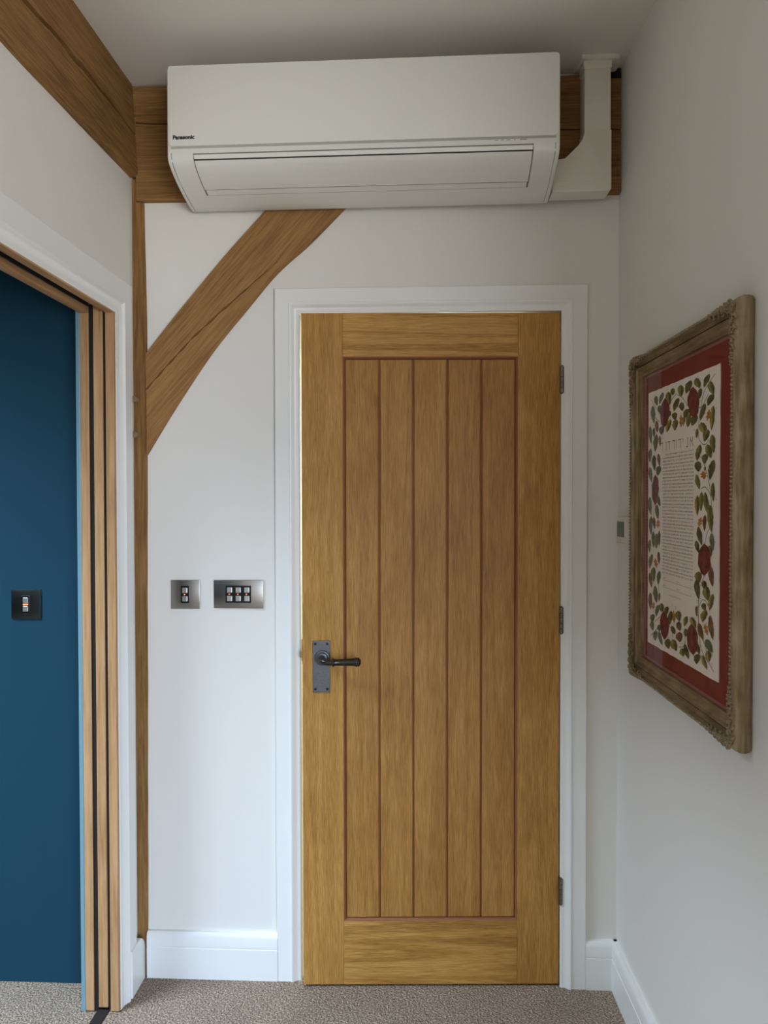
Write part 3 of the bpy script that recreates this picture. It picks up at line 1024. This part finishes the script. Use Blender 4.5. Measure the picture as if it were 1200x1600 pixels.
mb = MB()
secs = []
n = 150
last = 0.36
for i in range(n + 1):
    t = i / n
    u, l = along(UEs, t), along(LEs, t)
    fr_ = crack_frac(u, l)
    if fr_ is None:
        w = 0.0
        fr_ = last
    else:
        fade = max(0.0, min(1.0, (0.74 - t) / 0.3))
        w = (0.0030 + 0.0014 * math.sin(i * 0.55)) * fade
        fr_ += wob(i, 0.0025)
    last = fr_
    Lw = math.dist(u, l)
    yf = -0.012

    def q(f, y):
        return (u[0] + (l[0] - u[0]) * f, y, u[1] + (l[1] - u[1]) * f)
    dw = w / Lw
    secs.append([q(0, -0.0004), q(0, yf + 0.002), q(0.004, yf), q(fr_ - dw, yf), q(fr_, yf + (0.012 if w > 0.0002 else 0.0)), q(min(0.97, fr_ + dw + 1e-4), yf), q(0.985, yf), q(1, yf + 0.006), q(1, -0.0004)])
mb.loft(secs)
tag(mb.build("curved_brace", "beam_d", smooth=30), "curved oak brace rising from the corner post to the air conditioner", "brace")


# ------------------------------------------------------------------ air conditioner
ac = root("air_conditioner", (-0.1500, -0.0235, 0), "long white wall-mounted air conditioner hung on the oak beam above the door", "air conditioner", rotz=math.radians(-0.80))
HX = 0.5135
under = [(235, -0.2290, 2.3545), (240, -0.2288, 2.3440), (246, -0.2250, 2.3340), (252, -0.2170, 2.3270), (265, -0.1960, 2.3160), (285, -0.1560, 2.3015), (304, -0.1040, 2.2885),
         (318, -0.0540, 2.2805), (328, -0.0190, 2.2765)]


def under_at(rw, off=0.0):
    def pt(r_):
        y = lerp_table([(a, b_) for a, b_, c in under], r_)
        z = lerp_table([(a, c) for a, b_, c in under], r_)
        return y, z
    y, z = pt(rw)
    y2, z2 = pt(rw + 1.5)
    y1, z1 = pt(rw - 1.5)
    ty, tz = y2 - y1, z2 - z1
    L = math.hypot(ty, tz) or 1
    ny, nz = tz / L, -ty / L                    # outward: forward and down
    return (y + ny * off, z + nz * off)


prof = [(0.0, 2.5840), (-0.2080, 2.5880), (-0.2200, 2.5855), (-0.2270, 2.5760), (-0.2285, 2.5660), (-0.2288, 2.3690), (-0.2288, 2.3545)]
prof += [under_at(r_) for r_ in (240, 243, 246, 249, 252, 258, 265, 275, 285, 295, 304, 311, 318, 328)]
prof += [(-0.008, 2.2800), (-0.001, 2.2900), (0.0, 2.3050)]
cy_, cz_ = -0.12, 2.43


def shrink(p, d):
    out = []
    for y, z in p:
        L = math.hypot(y - cy_, z - cz_)
        out.append((y + (0 if y > -0.001 else (cy_ - y) / L * d), z + (cz_ - z) / L * d))
    return out


mb = MB()
secs = []
for x, d in ((-HX, 0.0045), (-HX + 0.0012, 0.0022), (-HX + 0.0035, 0.0008), (-HX + 0.008, 0.0002), (-HX + 0.014, 0), (HX - 0.014, 0), (HX - 0.008, 0.0002), (HX - 0.0035, 0.0008), (HX - 0.0012, 0.0022), (HX, 0.0045)):
    secs.append([(x, y, z) for y, z in shrink(prof, d)])
mb.loft(secs)
mb.build("casing", "plastic", ac, smooth=40)

# flat front cover
mb = MB()
fx = HX - 0.004
cover = []
rr = 0.010
for (cx_, czz, a0) in ((fx - rr, 2.5800 - rr, 0), (-fx + rr, 2.5800 - rr, 90)):
    for k in range(7):
        a = math.radians(a0 + 90 * k / 6)
        cover.append((cx_ + rr * math.cos(a) * 0.6 + rr * 0.4 * (1 if a0 == 0 else -1), czz + rr * math.sin(a)))
r2 = 0.012
for (cx_, czz, a0) in ((-fx + r2, 2.3695 + r2, 180), (fx - r2, 2.3695 + r2, 270)):
    for k in range(7):
        a = math.radians(a0 + 90 * k / 6)
        cover.append((cx_ + r2 * math.cos(a), czz + r2 * math.sin(a)))
mb.prism(cover, -0.2325, -0.2270, bev=0.0025)
front = mb.build("front_panel", "plastic", ac, smooth=40)
text_mesh("brand_lettering", "Panasonic", "ink", front, -0.4965, -0.4385, 2.3865, 0.0115, -0.2328, bold=0.05)


def under_strip(x0, x1, r0, r1, off, mat, name, parent, taper=0.0, n=14, thick=0.003):
    mb = MB()
    secs = []
    for k in range(n + 1):
        r_ = r0 + (r1 - r0) * k / n
        y, z = under_at(r_, off)
        y2, z2 = under_at(r_, off - thick)
        tp = taper * k / n
        secs.append([(x0 + tp, y, z), (x1 - tp, y, z), (x1 - tp, y2, z2), (x0 + tp, y2, z2)])
    mb.loft(secs)
    return mb.build(name, mat, parent, smooth=50)


FX0, FX1 = -0.4400, 0.4430
# rim line of the lower fascia
rim = []
for r_ in (236, 242, 250, 262, 276, 290, 304, 316, 326):
    rim.append(r_)
for sgn in (-1, 1):
    mb = MB()
    secs = []
    for k, r_ in enumerate(rim):
        x = sgn * (HX - 0.0115 - 0.001 * k / 8)
        y, z = under_at(r_, 0.0009)
        y2, z2 = under_at(r_, -0.002)
        w = 0.0016 if k < 4 else 0.0009
        secs.append([(x - w / 2, y, z), (x + w / 2, y, z), (x + w / 2, y2, z2), (x - w / 2, y2, z2)])
    mb.loft(secs)
    mb.build("fascia_seam", "grey", ac)
MB().box(-HX + 0.010, HX - 0.010, -0.2297, -0.2280, 2.3640, 2.3690).build("cover_gap_shade", "grey_soft", ac)  # grey strip painting the shade in the groove under the cover
outlet_shade = under_strip(FX0 - 0.0035, FX1 + 0.0035, 237.0, 303.5, 0.0006, "grey", "outlet_gap_shade", ac)  # grey sheet on the casing, colours in the shade round the flap
under_strip(FX0 - 0.0010, FX1 + 0.0010, 238.8, 244.4, 0.0016, "plastic", "upper_lip", outlet_shade)
under_strip(FX0 - 0.0020, FX1 + 0.0020, 244.0, 246.4, 0.0012, "dark", "slot_shade", outlet_shade, thick=0.001)  # dark strip painted for the shade above the flap
flap = under_strip(FX0, FX1, 246.2, 293.0, 0.0040, "plastic", "flap", ac, thick=0.0028)
under_strip(FX0 + 0.002, FX1 - 0.002, 295.2, 302.6, 0.0016, "plastic", "lower_lip", outlet_shade)
for xx in (FX0 + 0.016, FX1 - 0.016, 0.0):
    under_strip(xx - 0.014, xx + 0.014, 294.6, 302.0, 0.0030, "plastic", "flap_hinge", outlet_shade, n=3)
# status marks beside the outlet
mb = MB()
yz = -0.2294
for x0, x1 in ((0.3465, 0.3555), (0.3625, 0.3705), (0.3775, 0.3870)):
    mb.box(x0, x1, yz, yz + 0.001, 2.3612, 2.3620)
mb.box(0.3968, 0.3992, yz, yz + 0.001, 2.3606, 2.3624)
mb.build("status_marks", "dark", ac)
mb = MB()
mb.box(0.4125, 0.4145, yz, yz + 0.001, 2.3608, 2.3630)
x = 0.4155
for wch in (0.0016, 0.0014, 0.0018, 0.0014, 0.0016, 0.0012, 0.0018, 0.0016, 0.002):
    mb.box(x, x + wch - 0.0004, yz, yz + 0.001, 2.3613, 2.3626)
    x += wch
mb.build("feature_mark", "ink", ac)

# ------------------------------------------------------------------ plastic pipe trunking to the right of it
tk = root("pipe_trunking", (0.4950, -0.0225, 2.2850), "white plastic pipe trunking rising from the air conditioner into the ceiling", "trunking")
ox, oy, oz = -0.4950, 0.0225, -2.2850


def tbox(x0, x1, y0, y1, z0, z1, bev, name, par):
    return MB().box(x0 + ox, x1 + ox, y0 + oy, y1 + oy, z0 + oz, z1 + oz, bev).build(name, "plastic2", par, smooth=40)


tbox(0.4585, 0.5320, -0.0820, -0.0230, 2.4600, 2.6450, 0.004, "vertical_cover", tk)
tbox(0.4560, 0.5345, -0.0845, -0.0230, 2.6330, 2.6620, 0.004, "collar", tk)
mb = MB()
fl = []
for (cx_, cy2, r_, a0) in ((0.536, -0.071, 0.024, 270), (0.546, -0.036, 0.013, 0)):
    for k in range(7):
        a = math.radians(a0 + 90 * k / 6)
        fl.append((cx_ + r_ * math.cos(a), cy2 + r_ * math.sin(a)))
fl = [(0.449, -0.095)] + fl + [(0.440, -0.023)]
bot = [Vector((x + ox, y + oy, 2.6540 + oz)) for x, y in fl]
top = [Vector((x + ox, y + oy, 2.6690 + oz)) for x, y in fl]
mb.loft([bot, top])
mb.build("ceiling_flange", "plastic2", tk)
el = [(0.3700, 2.2930), (0.5270, 2.2950), (0.5315, 2.2990), (0.5335, 2.3020), (0.5335, 2.4640), (0.4572, 2.4640), (0.4572, 2.4380), (0.4415, 2.4210), (0.4070, 2.3840), (0.3700, 2.3840)]
mb = MB()
mb.prism([(x + ox, z + oz) for x, z in el], -0.0835 + oy, -0.0230 + oy, bev=0.0030)
elbow = mb.build("elbow_cover", "plastic2", tk, smooth=40)
MB().box(0.375 + ox, 0.528 + ox, -0.0850 + oy, -0.0825 + oy, 2.2985 + oz, 2.3230 + oz, 0.001).build("cover_lip", "plastic2", elbow)
MB().box(0.388 + ox, 0.408 + ox, -0.0862 + oy, -0.0845 + oy, 2.3080 + oz, 2.3096 + oz, 0.0004).build("release_tab", "plastic2", elbow)


# ------------------------------------------------------------------ switches
def switch(name, cx_, y, zc, w, h, cols, label, group, glow, plate_mat="steel"):
    t = root(name, (cx_, y, zc), label, "light switch", group=group)
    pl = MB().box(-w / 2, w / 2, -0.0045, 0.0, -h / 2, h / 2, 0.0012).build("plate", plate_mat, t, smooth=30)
    iw = 0.0255 if cols == 1 else 0.0770
    ih = 0.0515
    ins = MB().box(-iw / 2, iw / 2, -0.0062, -0.003, -ih / 2, ih / 2, 0.0006).build("insert", "black", t)
    for c in range(cols):
        bx_ = (c - (cols - 1) / 2) * 0.0258
        for s in (-1, 1):
            MB().box(bx_ - 0.0074, bx_ + 0.0074, -0.0092, -0.005, s * 0.0126 - 0.0078, s * 0.0126 + 0.0078, 0.0010).build("button", "steel_btn", t)
        MB().box(bx_ - glow[0], bx_ + glow[0] * (1 if cols == 1 and glow[0] > 0.005 else 0.2), -0.0070, -0.0055, -glow[1], glow[1]).build("pilot_light", "led", t)
    return t


switch("light_switch", -0.7007, 0, 1.1538, 0.0865, 0.0865, 1, "small square steel switch plate with one pair of buttons on the white wall", "light switches", (0.0032, 0.0011))
switch("light_switch", -0.5399, 0, 1.1552, 0.1490, 0.0850, 3, "wide steel switch plate with three pairs of buttons on the white wall", "light switches", (0.0032, 0.0011))
switch("light_switch", -1.1605, -0.052, 1.1292, 0.0885, 0.0870, 1, "dark-looking square switch plate with an orange light on the teal wall", "light switches", (0.0075, 0.0019), "shaded_steel")

# ------------------------------------------------------------------ thermostat
tp = on_right(0.1220, 1.3465)
th = root("thermostat", tp, "small white square thermostat on the right wall half behind the picture", "thermostat", rotz=RROT)
MB().box(-0.0415, 0.0415, -0.0265, 0.0, -0.0425, 0.0425, 0.003).build("thermostat_case", "plastic2", th, smooth=40)
MB().box(-0.0340, 0.0340, -0.0272, -0.0255, -0.0140, 0.0285, 0.0006).build("screen", "screen", th)
MB().box(-0.0380, 0.0380, -0.0268, -0.0262, -0.0300, -0.0292).build("fascia_line", "grey", th)
MB().prism([(-0.003, -0.0240), (0.003, -0.0240), (0.0, -0.0200)], -0.0270, -0.0262).build("touch_mark", "grey", th)

# ------------------------------------------------------------------ framed document
PW, PH = 0.634, 0.816
pic = root("framed_picture", on_right(0.5550, 1.3910), "gilt framed illuminated document with red mount on the right wall", "picture", rotz=RROT)
fprof = [(0.006, 0.001), (0.0015, 0.006), (0.0, 0.014), (0.0, 0.022), (0.003, 0.030), (0.006, 0.0345), (0.009, 0.0375), (0.0135, 0.0375), (0.0160, 0.0345), (0.0170, 0.0300),
         (0.0215, 0.0275), (0.0265, 0.0255), (0.0270, 0.0180), (0.0300, 0.0180), (0.0305, 0.0290), (0.0330, 0.0310), (0.0350, 0.0295), (0.0370, 0.0265), (0.0450, 0.0235), (0.0500, 0.0215),
         (0.0520, 0.0225), (0.0540, 0.0215), (0.0545, 0.0165), (0.0545, 0.006), (0.0400, 0.001)]


def ring(prof_, w, h, pad=0.0):
    secs = []
    for pick in range(5):
        row = []
        for d, hh in prof_:
            x = w / 2 - d
            z = h / 2 - d
            row.append(((-x, -hh, -z), (-x, -hh, z), (x, -hh, z), (x, -hh, -z))[pick % 4])
        secs.append(row)
    return secs


# outer corners rounded off where the side of the frame meets the wall and the crest
mb = MB()
secs = ring(fprof, PW, PH)
mb.loft(secs, caps=False)
bmesh.ops.remove_doubles(mb.bm, verts=mb.bm.verts, dist=1e-6)
moulding = mb.build("frame", ["gilt", "gilt_h"], pic, smooth=32)
for pl in moulding.data.polygons:               # grain of the gilding follows each member
    c = pl.center
    if PH / 2 - abs(c.z) < PW / 2 - abs(c.x):
        pl.material_index = 1

# rope bead along the crest
mb = MB()
per = [(-1, 0), (0, 1), (1, 0), (0, -1)]
cx2, cz2 = PW / 2 - 0.0112, PH / 2 - 0.0112
pitch = 0.0078
for (ax, az, bx, bz) in ((-cx2, -cz2, -cx2, cz2), (-cx2, cz2, cx2, cz2), (cx2, cz2, cx2, -cz2), (cx2, -cz2, -cx2, -cz2)):
    L = math.hypot(bx - ax, bz - az)
    n = int(L / pitch)
    for i in range(n):
        t = (i + 0.5) / n
        mb.blob(Vector((ax + (bx - ax) * t, -0.0382, az + (bz - az) * t)), (0.0042, 0.0030, 0.0031), 1)
mb.build("bead_trim", "gilt_orn", moulding, smooth=60)


def curl(mb, c, dirv, r0, turns, thick, hgt):
    """a raised spiral scroll lying on the frame"""
    pts, rads = [], []
    n = 12
    for k in range(n):
        t = k / (n - 1)
        a = dirv + turns * 2 * PI * t
        r = r0 * (1 - 0.75 * t)
        pts.append((c[0] + r * math.cos(a), -hgt - 0.0018 * math.sin(t * PI), c[1] + r * math.sin(a)))
        rads.append(thick * (1 - 0.55 * t))
    mb.tube(pts, rads, 6)


def leaflet(mb, c, a, L, w, hgt):
    """a veined acanthus lobe"""
    ca, sa = math.cos(a), math.sin(a)
    secs = []
    for k in range(6):
        t = k / 5
        ww = w * math.sin(PI * (0.12 + 0.83 * t)) * (1 - 0.3 * t)
        up = 0.0050 * math.sin(PI * t) + 0.002 * t
        px, pz = c[0] + ca * L * t, c[1] + sa * L * t
        secs.append([(px - sa * ww, -hgt - up * 0.2, pz + ca * ww), (px - sa * ww * 0.5, -hgt - up - 0.001, pz + ca * ww * 0.5), (px, -hgt - up * 0.6, pz),
                     (px + sa * ww * 0.5, -hgt - up - 0.001, pz - ca * ww * 0.5), (px + sa * ww, -hgt - up * 0.2, pz - ca * ww), (px, -hgt + 0.003, pz)])
    mb.loft(secs)


for sx in (-1, 1):
    for sz in (-1, 1):
        mb = MB()
        cc = (sx * (PW / 2 - 0.014), sz * (PH / 2 - 0.014))
        leaflet(mb, (cc[0] - sx * 0.012, cc[1] - sz * 0.012), math.atan2(sz, sx), 0.026, 0.010, 0.0330)
        for arm in (0, 1):                       # along x, along z
            for k in range(11):
                dd = 0.004 + k * 0.0098
                if arm == 0:
                    c = (cc[0] - sx * dd, cc[1] + sz * 0.000)
                    da = math.atan2(0, -sx)
                    side = sz
                else:
                    c = (cc[0], cc[1] - sz * dd)
                    da = math.atan2(-sz, 0)
                    side = sx
                shr = 1.0 - 0.055 * k
                wv = 0.0062 * shr
                off = (0, side * wv) if arm == 0 else (side * wv, 0)
                leaflet(mb, (c[0] + off[0] * 0.5, c[1] + off[1] * 0.5), da + (0.7 if k % 2 else -0.7), 0.017 * shr, 0.0052 * shr, 0.0345)
                if k % 2 == 0:
                    curl(mb, (c[0] + off[0], c[1] + off[1]), random.uniform(0, 6), 0.0062 * shr, 1.2 * random.choice((-1, 1)), 0.0021, 0.0385)
                    curl(mb, (c[0] - off[0] * 1.5, c[1] - off[1] * 1.5), random.uniform(0, 6), 0.0060 * shr, 1.2 * random.choice((-1, 1)), 0.0020, 0.0350)
                for q_ in range(3):
                    mb.blob(Vector((c[0] + random.uniform(-0.009, 0.009) * shr, -0.0375 - random.uniform(0, 0.003), c[1] + random.uniform(-0.009, 0.009) * shr)),
                            (0.0030, 0.0026, 0.0022), 1)
        mb.build("corner_ornament", "gilt_orn", moulding, smooth=50)

# red mount, its pink bevel, paper
mb = MB()
ix, iz = PW / 2 - 0.0545, PH / 2 - 0.0545
mb.box(-ix - 0.004, ix + 0.004, -0.0120, -0.0030, -iz - 0.004, iz + 0.004)
mount = mb.build("mount", "mat_red", pic)
mb = MB()
secs = ring([(0.0540, 0.0120), (0.0540, 0.0150), (0.0570, 0.0150), (0.0600, 0.0122)], PW, PH)
mb.loft(secs, caps=False)
mb.build("inner_slip", "mat_edge", mount)

DOC = Vector((0.0095, 0.0, -0.0010))            # middle of the sheet in picture coordinates
mb = MB()
edge = []
dw, dh = 0.2155, 0.3095
pts = []
for k in range(24):
    pts.append((-dw + 2 * dw * k / 24, -dh))
for k in range(34):
    pts.append((dw, -dh + 2 * dh * k / 34))
for k in range(24):
    pts.append((dw - 2 * dw * k / 24, dh))
for k in range(34):
    pts.append((-dw, dh - 2 * dh * k / 34))
pts = [(x + random.uniform(-0.0009, 0.0009), z + random.uniform(-0.0009, 0.0009)) for x, z in pts]
DXO = -0.0305                                   # the sheet sits towards the far side of the mount
mb.prism([(x + DXO + DOC.x, z + DOC.z) for x, z in pts], -0.0138, -0.0121, mat="paper")

# painted border
YP = -0.0139
LAY = [0]


def flatpoly(poly, mat):
    if mat != "script":                         # overlapping paint lies in thin coats, the ink straight on the sheet
        LAY[0] += 1
    y = YP - (0.0000025 * min(LAY[0], 400) if mat != "script" else 0.00002)
    mb.face([(x + DOC.x, y, z + DOC.z) for x, z in poly], mat)


def ribbon(poly, w, mat):
    for (ax, az), (bx, bz) in zip(poly, poly[1:]):
        L = math.hypot(bx - ax, bz - az)
        if L < 1e-7:
            continue
        nx, nz = -(bz - az) / L * w / 2, (bx - ax) / L * w / 2
        ex, ez = (bx - ax) / L * w * 0.3, (bz - az) / L * w * 0.3
        flatpoly([(ax + nx - ex, az + nz - ez), (ax - nx - ex, az - nz - ez), (bx - nx + ex, bz - nz + ez), (bx + nx + ex, bz + nz + ez)], mat)


for line in STEMS.strip().split("\n"):
    v = [int(k) / 1e4 for k in line.split()]
    base = [(v[i], v[i + 1]) for i in range(0, len(v), 2)]
    sm = smooth_poly(base) if len(base) > 2 else base
    ribbon(sm[::2] + [sm[-1]], 0.0016, "stem")
for line in LEAVES.strip().split("\n"):
    key, *v = line.split()
    bx, bz, tx, tz, qx, qz = [int(k) / 1e4 for k in v]
    ex_, ez_ = (tx - bx) * 0.04, (tz - bz) * 0.04
    bx, bz, tx, tz = bx - ex_, bz - ez_, tx + ex_, tz + ez_
    qx, qz = qx * 1.12, qz * 1.12
    n = 9
    wid = (lambda t: math.sin(PI * t ** 0.8) ** 0.8) if key != 'r' else (lambda t: math.sin(PI * t) ** 0.55)
    if key == 'o':
        wid = lambda t: (math.sin(PI * t) ** 0.7) * (0.75 + 0.35 * math.cos(t * 19))
    jag = [random.uniform(0.85, 1.12) for k in range(2 * n + 2)]
    a, c = [], []
    for k in range(n + 1):
        t = k / n
        w = wid(min(0.999, max(0.001, t)))
        px, pz = bx + (tx - bx) * t, bz + (tz - bz) * t
        bend = 0.18 * math.sin(PI * t) if key not in 'ro' else 0
        px += qx * bend
        pz += qz * bend
        a.append((px + qx * w * jag[k], pz + qz * w * jag[k]))
        c.append((px - qx * w * jag[n + k], pz - qz * w * jag[n + k]))
    poly = a + list(reversed(c[1:-1]))
    flatpoly(poly, "leaf_" + key)
    if key in 'gys':
        # darker half of the blade
        midl = [((x1 + x2) / 2, (z1 + z2) / 2) for (x1, z1), (x2, z2) in zip(a, c)]
        flatpoly(midl + list(reversed(c[1:-1])) , "leaf_d" if key != 's' else "leaf_s")
    elif key == 'r':
        flatpoly([(tx + (bx - tx) * k * 0.02 + s * qx * 0.16 * (1 if k % 2 else 0.5), tz + (tz - bz) * 0.035 * (k % 2)) for k, s in ((0, -1), (1, -1), (0, 0), (1, 1), (0, 1))][::-1], "leaf_b")

# lettering: square script strokes for the heading and alternate lines, a rounder hand between
SQ = [[[(0, 1), (.8, 1)], [(.62, 1), (.62, 0)]],
      [[(.1, 1), (.4, 1), (.4, 0)]],
      [[(.1, 1), (.35, 1), (.32, .6)]],
      [[(0, 1), (.75, 0)], [(.65, 1), (.65, .7), (.45, .45)], [(.15, .7), (.05, .4), (.1, 0)]],
      [[(.3, 1), (.5, 1), (.5, 0), (0, 0)]],
      [[(0, 1), (.7, 1), (.7, 0)], [(.1, .6), (.1, 0)]],
      [[(0, 1), (.7, 1), (.6, 0), (0, 0)]],
      [[(0, 0), (.1, 1)], [(.35, 0), (.35, .6)], [(.1, 0), (.7, 0), (.75, 1)]]]
RD = [[[(0, .6), (.1, 0), (.35, 0), (.4, .6)]], [[(0, 0), (.05, .6), (.35, .6), (.4, 0)]], [[(.05, 0), (.1, 1.3)], [(.1, .6), (.4, .5), (.4, 0)]],
      [[(0, .3), (.4, .4), (.3, .65), (.05, .5), (.1, 0), (.4, .1)]], [[(.1, 1.2), (.1, .1), (.3, 0)], [(0, .7), (.35, .75)]], [[(.35, .6), (.05, .5), (.1, 0), (.35, .1), (.4, .6), (.42, 0)]]]


def glyph(g, x, z, w, h, t, mat="script"):
    for st in g:
        ribbon([(x + px * w, z + pz * h) for px, pz in st], t, mat)


# heading, read from the right: aleph nun ... dalet vav dalet yod
hx_, hzv, hh_ = 0.0555, 0.1600, 0.0190
for gi, w, gap in ((3, 0.024, 0.004), (4, 0.018, 0.012), (2, 0.010, 0.004), (0, 0.022, 0.003), (1, 0.009, 0.003), (0, 0.022, 0.010), (0, 0.022, 0.003), (1, 0.009, 0.012), (0, 0.026, 0.0)):
    hx_ -= w
    glyph(SQ[gi], hx_, hzv, w, hh_, 0.0021)
    hx_ -= gap
X0, X1 = -0.1400, 0.0550
nl = 37
for i in range(nl):
    z = 0.1490 - i * (0.1490 + 0.1260) / (nl - 1)
    square = i % 2 == 0
    x = X0 + (0.02 if i == 0 else 0)
    while x < X1 - 0.004:
        word = random.randint(3, 8)
        for k in range(word):
            if x > X1 - 0.003:
                break
            if square:
                glyph(random.choice(SQ), x, z, 0.0026, 0.0028, 0.0006)
                x += 0.0030
            else:
                glyph(random.choice(RD), x, z, 0.0034, 0.0030, 0.0006)
                x += 0.0023
        x += 0.0028
# signature lines and loose signatures
for z, xa, xb in ((-0.1420, -0.135, 0.045), (-0.1590, -0.135, 0.045)):
    ribbon([(xa, z), (xb, z - 0.001)], 0.0006, "script")
    for x_s in (xa + 0.002, -0.045, xb - 0.003):
        p = [(x_s + k * 0.0026, z + 0.002 + 0.0035 * abs(math.sin(k * 2.3 + x_s * 90))) for k in range(8 if x_s < 0.03 else 3)]
        ribbon(p, 0.0008, "script")
p = [(-0.095 + k * 0.0032, -0.176 + 0.004 * abs(math.sin(k * 2.1))) for k in range(26)]
ribbon(p, 0.0007, "script")
# fine dots among the leaves
for k in range(70):
    x, z = random.choice(((random.uniform(-0.235, -0.15), random.uniform(-0.28, 0.29)), (random.uniform(0.07, 0.175), random.uniform(-0.28, 0.29)), (random.uniform(-0.22, 0.16), random.uniform(0.19, 0.285)),
                          (random.uniform(-0.22, 0.16), random.uniform(-0.29, -0.19))))
    flatpoly([(x + 0.0014 * math.cos(a_ * PI / 3), z + 0.0014 * math.sin(a_ * PI / 3)) for a_ in range(6)], "stem")
sheet = mb.build("document", None, mount)
sheet["label"] = "cream sheet with painted leaves, red fruit and handwritten script"

MB().box(-ix - 0.001, ix + 0.001, -0.0185, -0.0175, -iz - 0.001, iz + 0.001).build("glazing", "glass", pic)

# leaning objects copied by name keep Blender's suffixes; nothing else to do
